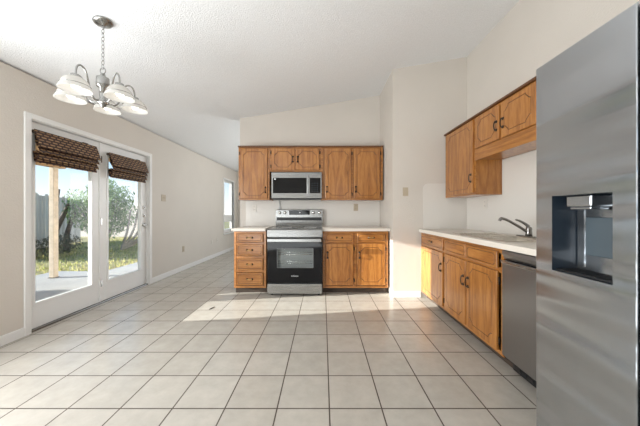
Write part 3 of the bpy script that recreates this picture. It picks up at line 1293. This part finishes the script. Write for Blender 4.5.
bx(bm, WM_ * 0.712, WM_ * 0.735, -0.040, -0.022, 0.03, 0.355, 0.006)
for z in (0.05, 0.315):
    bx(bm, WM_ * 0.716, WM_ * 0.731, -0.023, 0.0, z, z + 0.02, 0.002)
obj('handle', bm, 'steel_x', md)
bm = BM()
bx(bm, 0.01, WM_ - 0.01, 0.005, YB - 3.84 - 0.02, -0.014, -0.001, 0.003)
for k in range(12):
    bx(bm, 0.06 + k * 0.055, 0.10 + k * 0.055, 0.03, 0.06, -0.017, -0.0142)
obj('vent_grille', bm, 'black_plastic', m)
bm = BM()
tube(bm, smooth_curve([(0.06, 0.33, -0.013), (0.065, 0.338, -0.05), (0.072, 0.343, -0.10), (0.07, 0.343, -0.13)], 5), 0.006)
bx(bm, 0.055, 0.088, 0.325, 0.345, -0.158, -0.125, 0.004)
obj('power_cord', bm, 'grey_enamel', m)

# ------------------------------------------------------------------ refrigerator (front faces -x)
XFR = 0.94
r = thing('refrigerator', 'stainless side-by-side refrigerator with ice and water dispenser', 'refrigerator', (XFR, 1.135, 0), rz)
WF, DT = 0.90, 0.115           # local x: far edge -> towards the camera
SPLIT = 0.366
bm = BM()
bx(bm, 0.006, WF - 0.006, DT + 0.012, 0.83, 0.02, 1.745, 0.004)
obj('cabinet_body', bm, 'grey_enamel', r)
px0, px1, pz0, pz1 = 0.080, 0.301, 0.902, 1.205
zd0, zd1 = 0.06, 1.772
bm = BM()
# slightly bowed front with the dispenser opening left out
NX = 12
xs = sorted(set([i * SPLIT / NX for i in range(NX + 1)] + [px0, px1, 0.002, 0.005, 0.012, SPLIT - 0.012, SPLIT - 0.005, SPLIT - 0.002, 0.0008, SPLIT - 0.0008, 0.003, SPLIT - 0.003]))
zs_ = [zd0, zd0 + 0.006, 0.3, 0.6, pz0, pz1, 1.4, zd1 - 0.006, zd1]


def fy_(x, z):
    e = min(x, SPLIT - x)
    q = 0.010 * math.sqrt(max(0.0, 1 - (1 - e / 0.003) ** 2)) if e < 0.003 else 0.010
    if z <= zd0 or z >= zd1:
        q -= 0.006
    return DT * 0 + 0.010 - q


vg = {}
for x in xs:
    for z in zs_:
        vg[(x, z)] = bm.verts.new((x, fy_(x, z), z))
for i in range(len(xs) - 1):
    for j in range(len(zs_) - 1):
        if xs[i] >= px0 - 1e-6 and xs[i + 1] <= px1 + 1e-6 and zs_[j] >= pz0 - 1e-6 and zs_[j + 1] <= pz1 + 1e-6:
            continue
        bm.faces.new((vg[(xs[i], zs_[j])], vg[(xs[i + 1], zs_[j])], vg[(xs[i + 1], zs_[j + 1])], vg[(xs[i], zs_[j + 1])]))
# side and end skins back to the gasket line
rim = [(x, zs_[0]) for x in xs] + [(xs[-1], z) for z in zs_[1:]] + [(x, zs_[-1]) for x in xs[-2::-1]] + [(xs[0], z) for z in zs_[-2:0:-1]]
back = {k: bm.verts.new((k[0], DT, k[1])) for k in rim}
for a, b in zip(rim, rim[1:] + rim[:1]):
    bm.faces.new((vg[a], vg[b], back[b], back[a]))
fd = obj('freezer_door', bm, 'steel_fridge', r)
# dispenser niche
bm = BM()
dp = 0.105
bx(bm, px0 - 0.004, px0, 0.001, dp, pz0 - 0.004, pz1 + 0.004)
bx(bm, px1, px1 + 0.004, 0.001, dp, pz0 - 0.004, pz1 + 0.004)
bx(bm, px0, px1, 0.001, dp, pz1, pz1 + 0.004)
bx(bm, px0, px1, 0.001, dp, pz0 - 0.004, pz0)
ni = obj('dispenser_niche', bm, 'navy_plastic', fd)
bm = BM()
bx(bm, px0 - 0.004, px1 + 0.004, dp, dp + 0.004, pz0 - 0.004, pz1 + 0.004)
bx(bm, px0 + 0.004, px0 + 0.03, dp - 0.004, dp - 0.0005, pz0 + 0.02, pz1 - 0.05)
obj('niche_back', bm, 'steel_fridge', fd)
bm = BM()
bx(bm, px0 + 0.05, px1 - 0.04, dp - 0.020, dp - 0.010, pz0 + 0.07, pz1 - 0.085, 0.004)
bx(bm, px0 + 0.07, px1 - 0.06, dp - 0.010, dp - 0.0005, pz0 + 0.12, pz1 - 0.10)
obj('dispenser_paddle', bm, 'screen_grey', ni)
bm = BM()
bx(bm, px0 + 0.035, px0 + 0.135, 0.022, dp - 0.002, pz1 - 0.045, pz1 - 0.001, 0.006)
bx(bm, px0 + 0.045, px0 + 0.125, 0.03, dp - 0.01, pz1 - 0.055, pz1 - 0.0455, 0.003)
obj('ice_chute', bm, 'steel_fridge', ni)
bm = BM()
bx(bm, px0 + 0.003, px1 - 0.003, 0.012, dp - 0.001, pz0 + 0.0005, pz0 + 0.008, 0.002)
for k in range(12):
    bx(bm, px0 + 0.015 + k * 0.016, px0 + 0.022 + k * 0.016, 0.025, dp - 0.015, pz0 + 0.0085, pz0 + 0.011)
obj('drip_tray', bm, 'black_plastic', ni)
bm = BM()
bx(bm, SPLIT + 0.016, WF, 0.004, DT, zd0, zd1, 0.008, seg=3)
obj('fridge_door', bm, 'steel_fridge', r)
bm = BM()
bx(bm, 0.01, WF - 0.01, 0.04, 0.07, 0.008, 0.055, 0.003)
obj('base_grille', bm, 'black_plastic', r)
for x in (0.05, WF - 0.05):
    bm = BM()
    bx(bm, x - 0.03, x + 0.03, DT + 0.015, DT + 0.10, 1.746, 1.771, 0.004)
    obj('hinge_cover', bm, 'grey_enamel', r)
for x in (0.04, WF - 0.08):
    for y in (0.12, 0.76):
        bm = BM()
        lathe(bm, [(0.02, 0), (0.02, 0.01), (0.012, 0.022)], (x + 0.02, y, 0), 12)
        obj('foot', bm, 'black_plastic', r)

# ------------------------------------------------------------------ chandelier
CX, CY = -1.70, 1.985
ZC = zc(CX)
ch = thing('chandelier', 'brushed nickel five-arm chandelier with frosted glass bowl shades', 'chandelier', (CX, CY, 0))
tilt = math.atan(0.165)
bm = BM()
lathe(bm, [(0.062, -0.001), (0.064, -0.006), (0.060, -0.014), (0.045, -0.022), (0.02, -0.027), (0.012, -0.034), (0.0, -0.036)], (0, 0, 0), 32)
obj('canopy', bm, 'chandelier_nickel', ch, (0, 0, ZC), (0, -tilt, 0))
ZT = 2.235                       # top loop of the body
bm = BM()
za, zb_ = ZC - 0.03, ZT + 0.012
nl = 11
Ls = (za - zb_) / nl
for k in range(nl):
    zc_ = zb_ + Ls * (k + 0.5)
    hh, ww = Ls * 0.62, 0.0095
    pts = []
    for q in range(12):
        a = 2 * PI * q / 12
        u, v = ww * math.cos(a), hh * math.sin(a)
        pts.append((u, 0, zc_ + v) if k % 2 else (0, u, zc_ + v))
    tube(bm, pts, 0.0022, 6, closed=True)
obj('chain', bm, 'chandelier_nickel', ch)
bm = BM()
pts = [(0.02 * math.cos(2 * PI * q / 20), 0, ZT - 0.005 + 0.024 * math.sin(2 * PI * q / 20)) for q in range(20)]
tube(bm, pts, 0.0035, 6, closed=True)
obj('hanging_loop', bm, 'chandelier_nickel', ch)
bm = BM()
lathe(bm, [(0.004, 2.212), (0.014, 2.205), (0.018, 2.19), (0.040, 2.175), (0.042, 2.12), (0.040, 2.105), (0.022, 2.095), (0.020, 2.01), (0.034, 2.0),
           (0.034, 1.975), (0.022, 1.968), (0.018, 1.955), (0.006, 1.945), (0.0, 1.942)], (0, 0, 0), 24)
obj('centre_column', bm, 'chandelier_nickel', ch)
RS = 0.205
ZR = 1.985                       # rim height of the shades
for k in range(5):
    a = R(-22 + 72 * k)
    ca, sa = math.cos(a), math.sin(a)
    P = [(0.03, 1.988), (0.07, 1.985), (0.10, 2.02), (0.115, 2.09), (0.135, 2.155), (0.168, 2.178), (0.196, 2.155), (0.205, 2.105), (0.205, 2.085)]
    bm = BM()
    tube(bm, smooth_curve([(p * ca, p * sa, z) for p, z in P], 5), 0.006, 8)
    obj('arm', bm, 'chandelier_nickel', ch)
    c = (RS * ca, RS * sa, 0)
    bm = BM()
    lathe(bm, [(0.010, 0.112), (0.026, 0.106), (0.030, 0.092), (0.034, 0.084), (0.030, 0.082)], (c[0], c[1], ZR), 20)
    obj('shade_cap', bm, 'chandelier_nickel', ch)
    # glass bowl opening downward, with a metal band low on the bowl
    bm = BM()
    outer = [(0.028, 0.088), (0.048, 0.082), (0.066, 0.066), (0.077, 0.045), (0.084, 0.025), (0.094, 0.002)]
    inner = [(r_ - 0.0035, h_ - 0.002) for r_, h_ in outer][::-1]
    lathe(bm, outer + [(0.0935, 0.0)] + inner, (c[0], c[1], ZR), 32, close_ends=False)
    sh = obj('glass_shade', bm, 'frosted_shade', ch)
    bm = BM()
    pts = [(c[0] + 0.0825 * math.cos(2 * PI * q / 32), c[1] + 0.0825 * math.sin(2 * PI * q / 32), ZR + 0.031) for q in range(32)]
    tube(bm, pts, 0.0022, 6, closed=True)
    obj('metal_band', bm, 'chandelier_nickel', sh)
    bm = BM()
    lathe(bm, [(0.012, 0.08), (0.013, 0.066), (0.022, 0.052), (0.027, 0.038), (0.024, 0.022), (0.014, 0.013), (0.0, 0.010)], (c[0], c[1], ZR), 16)
    obj('light_bulb', bm, 'bulb_glow', sh)
    ld = bpy.data.lights.new('lamp_light', 'POINT')
    ld.energy = 0.25
    ld.color = (1.0, 0.93, 0.82)
    ld.shadow_soft_size = 0.028
    lo = bpy.data.objects.new('lamp_light', ld)
    COL.objects.link(lo)
    lo.parent = ch
    lo.location = (c[0], c[1], ZR + 0.0)

# ------------------------------------------------------------------ woven wood blinds on the patio doors
def sheet(bm, prof, y0, y1, mi=0):
    """folded sheet: profile in (x, z), spanning y0..y1, with UV in metres"""
    uv = bm.loops.layers.uv.verify()
    n = 10
    d = [0]
    for a, b in zip(prof, prof[1:]):
        d.append(d[-1] + math.hypot(b[0] - a[0], b[1] - a[1]))
    V = [[bm.verts.new((x, y0 + (y1 - y0) * k / n, z)) for k in range(n + 1)] for x, z in prof]
    for i in range(len(prof) - 1):
        for k in range(n):
            f = bm.faces.new((V[i][k], V[i][k + 1], V[i + 1][k + 1], V[i + 1][k]))
            f.material_index = mi
            for l, (ii, kk) in zip(f.loops, ((i, k), (i, k + 1), (i + 1, k + 1), (i + 1, k))):
                l[uv].uv = ((y1 - y0) * kk / n, d[ii])


def blind(label, y0, y1, zt, zb):
    xw = XL - 0.031
    t = thing('woven_blind', label, 'blind', (xw, (y0 + y1) / 2, zb), 0, 'woven wood blinds')
    a, b = y0 - (y0 + y1) / 2, y1 - (y0 + y1) / 2
    hh = zt - zb
    bm = BM()
    bx(bm, 0.001, 0.045, a, b, hh - 0.028, hh, 0.003)
    obj('headrail', bm, 'dark_toe', t)
    bm = BM()
    # front valance hung from the rail, leaning outward
    sheet(bm, [(0.046, hh + 0.004), (0.062, hh - 0.04), (0.082, hh - 0.095), (0.098, hh - 0.145), (0.102, hh - 0.160), (0.092, hh - 0.165),
               (0.075, hh - 0.14)], a - 0.006, b + 0.006)
    o = obj('valance', bm, 'bamboo_weave', t)
    s_ = o.modifiers.new('thick', 'SOLIDIFY')
    s_.thickness = 0.004
    bm = BM()
    # gathered folds below
    pr = [(0.04, hh - 0.03), (0.045, hh - 0.12), (0.085, hh - 0.19), (0.09, hh - 0.215), (0.055, hh - 0.20), (0.05, hh - 0.20),
          (0.075, hh - 0.245), (0.085, hh - 0.275), (0.05, hh - 0.25), (0.045, hh - 0.25), (0.06, 0.01), (0.055, 0.0), (0.03, 0.02), (0.02, hh - 0.2)]
    sheet(bm, pr, a + 0.004, b - 0.004)
    o = obj('folded_shade', bm, 'bamboo_weave', t)
    s_ = o.modifiers.new('thick', 'SOLIDIFY')
    s_.thickness = 0.004
    bm = BM()
    bx(bm, 0.020, 0.045, b - 0.16, b - 0.10, hh + 0.0005, hh + 0.014, 0.004)
    obj('cord_lock', bm, 'dark_toe', t)
    return t


blind('woven brown wood blind raised over the left glass door', 2.432, 3.088, 1.922, 1.608)
blind('woven brown wood blind raised over the right glass door with the lever handle', 3.285, 3.935, 1.898, 1.582)

# ------------------------------------------------------------------ switch and outlet plates (local frame as the cabinets)
def plate(name, label, cat, loc, rz_, mat, kind, w=0.072, h=0.115, group='wall plates'):
    t = thing(name, label, cat, loc, rz_, group)
    bm = BM()
    bx(bm, -w / 2, w / 2, -0.006, 0, -h / 2, h / 2, 0.002)
    obj('cover_plate', bm, mat, t)
    bm = BM()
    if kind == 'outlet':
        for s in (-1, 1):
            bx(bm, -0.016, 0.016, -0.0085, -0.0062, s * 0.024 - 0.014, s * 0.024 + 0.014, 0.002)
        obj('receptacle', bm, mat, t)
        bm = BM()
        for s in (-1, 1):
            for q in (-1, 1):
                bx(bm, q * 0.006 - 0.0012, q * 0.006 + 0.0012, -0.0092, -0.0087, s * 0.024 - 0.004, s * 0.024 + 0.006)
        obj('slot', bm, 'slot_dark', t)
    else:
        n = kind
        for k in range(n):
            x = (k - (n - 1) / 2) * 0.046
            bx(bm, x - 0.005, x + 0.005, -0.016, -0.0062, -0.004, 0.012, 0.001)
        obj('toggle', bm, mat, t)
    return t


lw = PI / 2    # facing +x
plate('light_switch', 'beige double switch plate on the left wall beside the glass doors', 'switch', (XL, 4.415, 1.38), lw, 'plate_beige', 2, 0.116, 0.115)
plate('wall_outlet', 'grey-brown outlet plate low on the left wall, closest to the glass doors', 'outlet', (XL, 5.04, 0.415), lw, 'plate_beige', 'outlet')
plate('wall_outlet', 'pale outlet plate low on the left wall, midway to the far window', 'outlet', (XL, 6.34, 0.40), lw, 'plate_white', 'outlet')
plate('wall_outlet', 'pale outlet plate low on the left wall, nearest the far window', 'outlet', (XL, 6.66, 0.425), lw, 'plate_white', 'outlet')
plate('light_switch', 'beige single switch plate on the end wall beside the right counter', 'switch', (1.10, YE, 1.41), 0, 'plate_beige', 1)
plate('wall_outlet', 'white outlet above the short counter left of the range', 'outlet', (-1.12, YB - 0.006, 1.20), 0, 'plate_white', 'outlet')
plate('wall_outlet', 'beige outlet above the counter right of the range', 'outlet', (0.535, YB - 0.006, 1.215), 0, 'plate_beige', 'outlet')
plate('wall_outlet', 'white outlet on the right wall above the sink counter', 'outlet', (XR - 0.006, 3.03, 1.235), rz, 'plate_white', 'outlet')

bm = BM()
poly_prism(bm, [(-0.045, -0.006), (-0.01, -0.012), (0.03, -0.004), (0.045, 0.008), (0.01, 0.010), (-0.025, 0.004)], 0, 0.004, 'z')
o = obj('floor_scrap', bm, 'dead_leaf', None, (-1.315, 3.045, 0.0005), (0, 0, R(62)))
tag(o, 'small dark scrap lying on the sunlit floor tiles', 'scrap')

# ------------------------------------------------------------------ outdoors
ZG = -0.10
bm = BM()
bx(bm, -40, XL - 0.125, -25, 45, ZG - 0.2, ZG)
struct('lawn', bm, 'lawn_soil')
bm = BM()
poly_prism(bm, [(XL - 0.125, -3), (XL - 0.125, 10), (-4.38, 10), (-4.38, 5.15), (-5.37, 5.15), (-5.37, -3)], ZG + 0.001, -0.045, 'z')
struct('patio_slab', bm, 'concrete')

t = thing('porch_post', 'tan square wooden porch post standing on the patio corner', 'post', (-4.86, 4.64, -0.045))
bm = BM()
bx(bm, -0.043, 0.043, -0.043, 0.043, 0.012, 1.988, 0.006)
obj('shaft', bm, 'post_wood', t)
bm = BM()
bx(bm, -0.055, 0.055, -0.055, 0.055, 0.0, 0.0115, 0.002)
obj('base_plate', bm, 'faucet_nickel', t)
t = thing('porch_roof', 'brown wooden porch roof above the patio, held by the post', 'roof', (-4.86, 2.0, 1.945))
bm = BM()
bx(bm, -0.06, 0.06, -4.9, 2.8, 0.0, 0.16, 0.004)
obj('beam', bm, 'porch_brown', t)
bm = BM()
bx(bm, -0.35, 2.06, -4.9, 2.95, 0.161, 0.21)
obj('roof_deck', bm, 'porch_brown', t)


def fence(p0, p1, h, label):
    d = Vector((p1[0] - p0[0], p1[1] - p0[1], 0))
    L = d.length
    t = thing('board_fence', label, 'fence', (p0[0], p0[1], ZG), math.atan2(d.y, d.x))
    bm = BM()
    n = int(L / 0.15)
    for k in range(n):
        x = k * L / n
        hh = h + random.uniform(-0.05, 0.04)
        bx(bm, x + 0.010, x + L / n - 0.014, -0.01, 0.01, 0.03, hh)
    obj('board_panel', bm, 'fence_wood', t)
    for z in (0.35, 1.05, 1.62):
        bm = BM()
        bx(bm, 0, L, -0.052, -0.0105, z, z + 0.09)
        obj('rail', bm, 'fence_wood', t)
    for k in range(int(L / 2.4) + 1):
        bm = BM()
        x = min(L - 0.1, k * 2.4)
        bx(bm, x, x + 0.09, -0.145, -0.0535, 0, h + 0.05)
        obj('post', bm, 'fence_wood', t)


fence((-10.1, 10.7), (-8.5, 6.2), 1.82, 'weathered grey board fence at the back of the yard')


def leaves(bm, c, rad, n, size):
    c = Vector(c)
    for _ in range(n):
        while True:
            v = Vector((random.uniform(-1, 1), random.uniform(-1, 1), random.uniform(-1, 1)))
            if v.length <= 1:
                break
        p = c + Vector((v.x * rad[0], v.y * rad[1], v.z * rad[2]))
        q = Matrix.Rotation(random.uniform(0, 2 * PI), 3, 'Z') @ Matrix.Rotation(random.uniform(-1.2, 1.2), 3, 'X')
        s = size * random.uniform(0.6, 1.3)
        vs = [bm.verts.new(p + q @ Vector(u)) for u in ((-s * .35, 0, 0), (0, -s, 0), (s * .35, 0, 0), (0, s, 0))]
        bm.faces.new(vs)


b0 = (-7.1, 8.35)
t = thing('leafy_bush', 'tall leafy green bush growing in the lawn in front of the fence', 'bush', (b0[0], b0[1], ZG))
bm = BM()
for (dx, dy, dz, rx, rz_, n) in ((0, 0, 1.55, .6, .6, 1500), (-.55, -.1, 1.25, .5, .6, 1200), (.4, .1, 1.2, .5, .6, 1200), (-.2, .2, 2.0, .45, .4, 800),
                                 (.15, -.2, .85, .55, .5, 900), (-.9, -.05, 1.6, .3, .4, 250), (.65, 0, 1.75, .3, .35, 200)):
    leaves(bm, (dx, dy, dz), (rx, rx, rz_), n, 0.065)
obj('foliage', bm, 'leaf_green', t)
bm = BM()
for k in range(7):
    a = random.uniform(0, 2 * PI)
    r_ = random.uniform(0.3, 0.8)
    cv = smooth_curve([(0.06 * math.cos(a), 0.06 * math.sin(a), 0), (r_ * .3 * math.cos(a), r_ * .3 * math.sin(a), 0.6), (r_ * math.cos(a), r_ * math.sin(a), 1.6)], 5)
    tube(bm, cv, [0.045 - 0.03 * q / (len(cv) - 1) for q in range(len(cv))], 7)
obj('trunk', bm, 'bark', t)
t = thing('bare_shrub', 'shrub of bare curving grey branches to the right of the leafy bush', 'shrub', (-6.55, 8.35, ZG))
for (ex, ez, bend) in ((0.75, 1.25, 0.1), (1.0, 1.2, 0.18), (0.55, 1.35, 0.05), (0.9, 0.9, 0.25), (0.3, 1.3, 0.0)):
    bm = BM()
    cv = smooth_curve([(0, 0, 0), (ex * .35, bend, ez * .25), (ex * .7, bend, ez * .55), (ex, 0, ez)], 6)
    tube(bm, cv, [0.05 - 0.028 * q / (len(cv) - 1) for q in range(len(cv))], 7)
    obj('branch', bm, 'bark', t)
t = thing('leaning_trunk', 'dark bare tree trunk forked and leaning against the fence', 'tree', (-8.35, 8.0, ZG))
bm = BM()
for P in ([(0, 0, 0), (.05, 0, .7), (.02, 0, 1.3), (.12, 0, 1.95)], [(.25, .1, 0), (.3, .1, .6), (.5, .1, 1.2), (.45, .1, 1.6)], [(.04, 0, .7), (.3, 0, 1.2), (.42, 0, 1.5)]):
    cv = smooth_curve(P, 5)
    tube(bm, cv, [0.08 - 0.04 * q / (len(cv) - 1) for q in range(len(cv))], 7)
obj('trunk', bm, 'bark_dark', t)
t = thing('dry_shrub', 'low dark brown brushy shrub at the foot of the fence', 'shrub', (-7.75, 6.75, ZG))
bm = BM()
for (dx, dy) in ((0, 0), (.4, .3), (-.25, -.3), (.1, .8)):
    leaves(bm, (dx, dy, 0.32), (.45, .45, .3), 420, 0.05)
obj('twigs', bm, 'leaf_dark', t)
def shrub_column(x, y, h, r_, label, group=None):
    t = thing('added_shrub', label, 'shrub', (x, y, ZG), 0, group)
    bm = BM()
    n = int(h / 0.35)
    for k in range(n):
        leaves(bm, (0, 0, 0.3 + k * 0.36), (r_, r_, .34), 560, 0.085)
    obj('foliage', bm, 'leaf_green', t)
    bm = BM()
    tube(bm, [(0, 0, 0), (0.01, 0, h * 0.5), (0, 0, h * 0.92)], [0.06, 0.04, 0.015], 8)
    obj('trunk', bm, 'bark', t)


# added evergreens out of view; shrub shades the right-hand door, hedge the added window
shrub_column(-6.3, 3.22, 2.5, .36, 'narrow dense evergreen shrub added out of view to shade the right-hand door')
t = thing('added_hedge', 'tall clipped evergreen hedge added out of view to shade the added left window', 'hedge', (-6.5, 0.2, ZG))
bm = BM()
for k in range(5):
    for q in range(8):
        leaves(bm, (0, -0.55 + 0.34 * k, 0.3 + q * 0.36), (.42, .45, .34), 520, 0.085)
obj('foliage', bm, 'leaf_green', t)
for k in range(5):
    bm = BM()
    yy = -0.55 + 0.34 * k
    tube(bm, [(0, yy, 0), (0.01, yy, 1.4), (0, yy, 2.7)], [0.06, 0.04, 0.015], 8)
    obj('trunk', bm, 'bark', t)
bm = BM()
bx(bm, -13.5, -6.5, 13.0, 13.2, ZG, 1.45)
o = obj('garden_wall', bm, 'pale_wall')
tag(o, 'pale plastered garden wall far behind the bushes', 'wall')

bm = BM()
for _ in range(9000):
    x, y = random.uniform(-9.5, -4.3), random.uniform(3.2, 12.5)
    if x > -5.42 and y < 5.2:
        continue
    if x > -4.45:
        continue
    a = random.uniform(0, PI)
    hh = random.uniform(0.03, 0.09)
    wv = 0.012
    ca, sa = math.cos(a) * wv, math.sin(a) * wv
    lx, ly = random.uniform(-.03, .03), random.uniform(-.03, .03)
    bm.faces.new([bm.verts.new(p) for p in ((x - ca, y - sa, ZG - 0.004), (x + ca, y + sa, ZG - 0.004), (x + lx, y + ly, ZG + hh))])
o = obj('lawn_grass', bm, 'grass_blade')
tag(o, 'patchy green and straw coloured grass beyond the patio', 'grass')
o['kind'] = 'stuff'
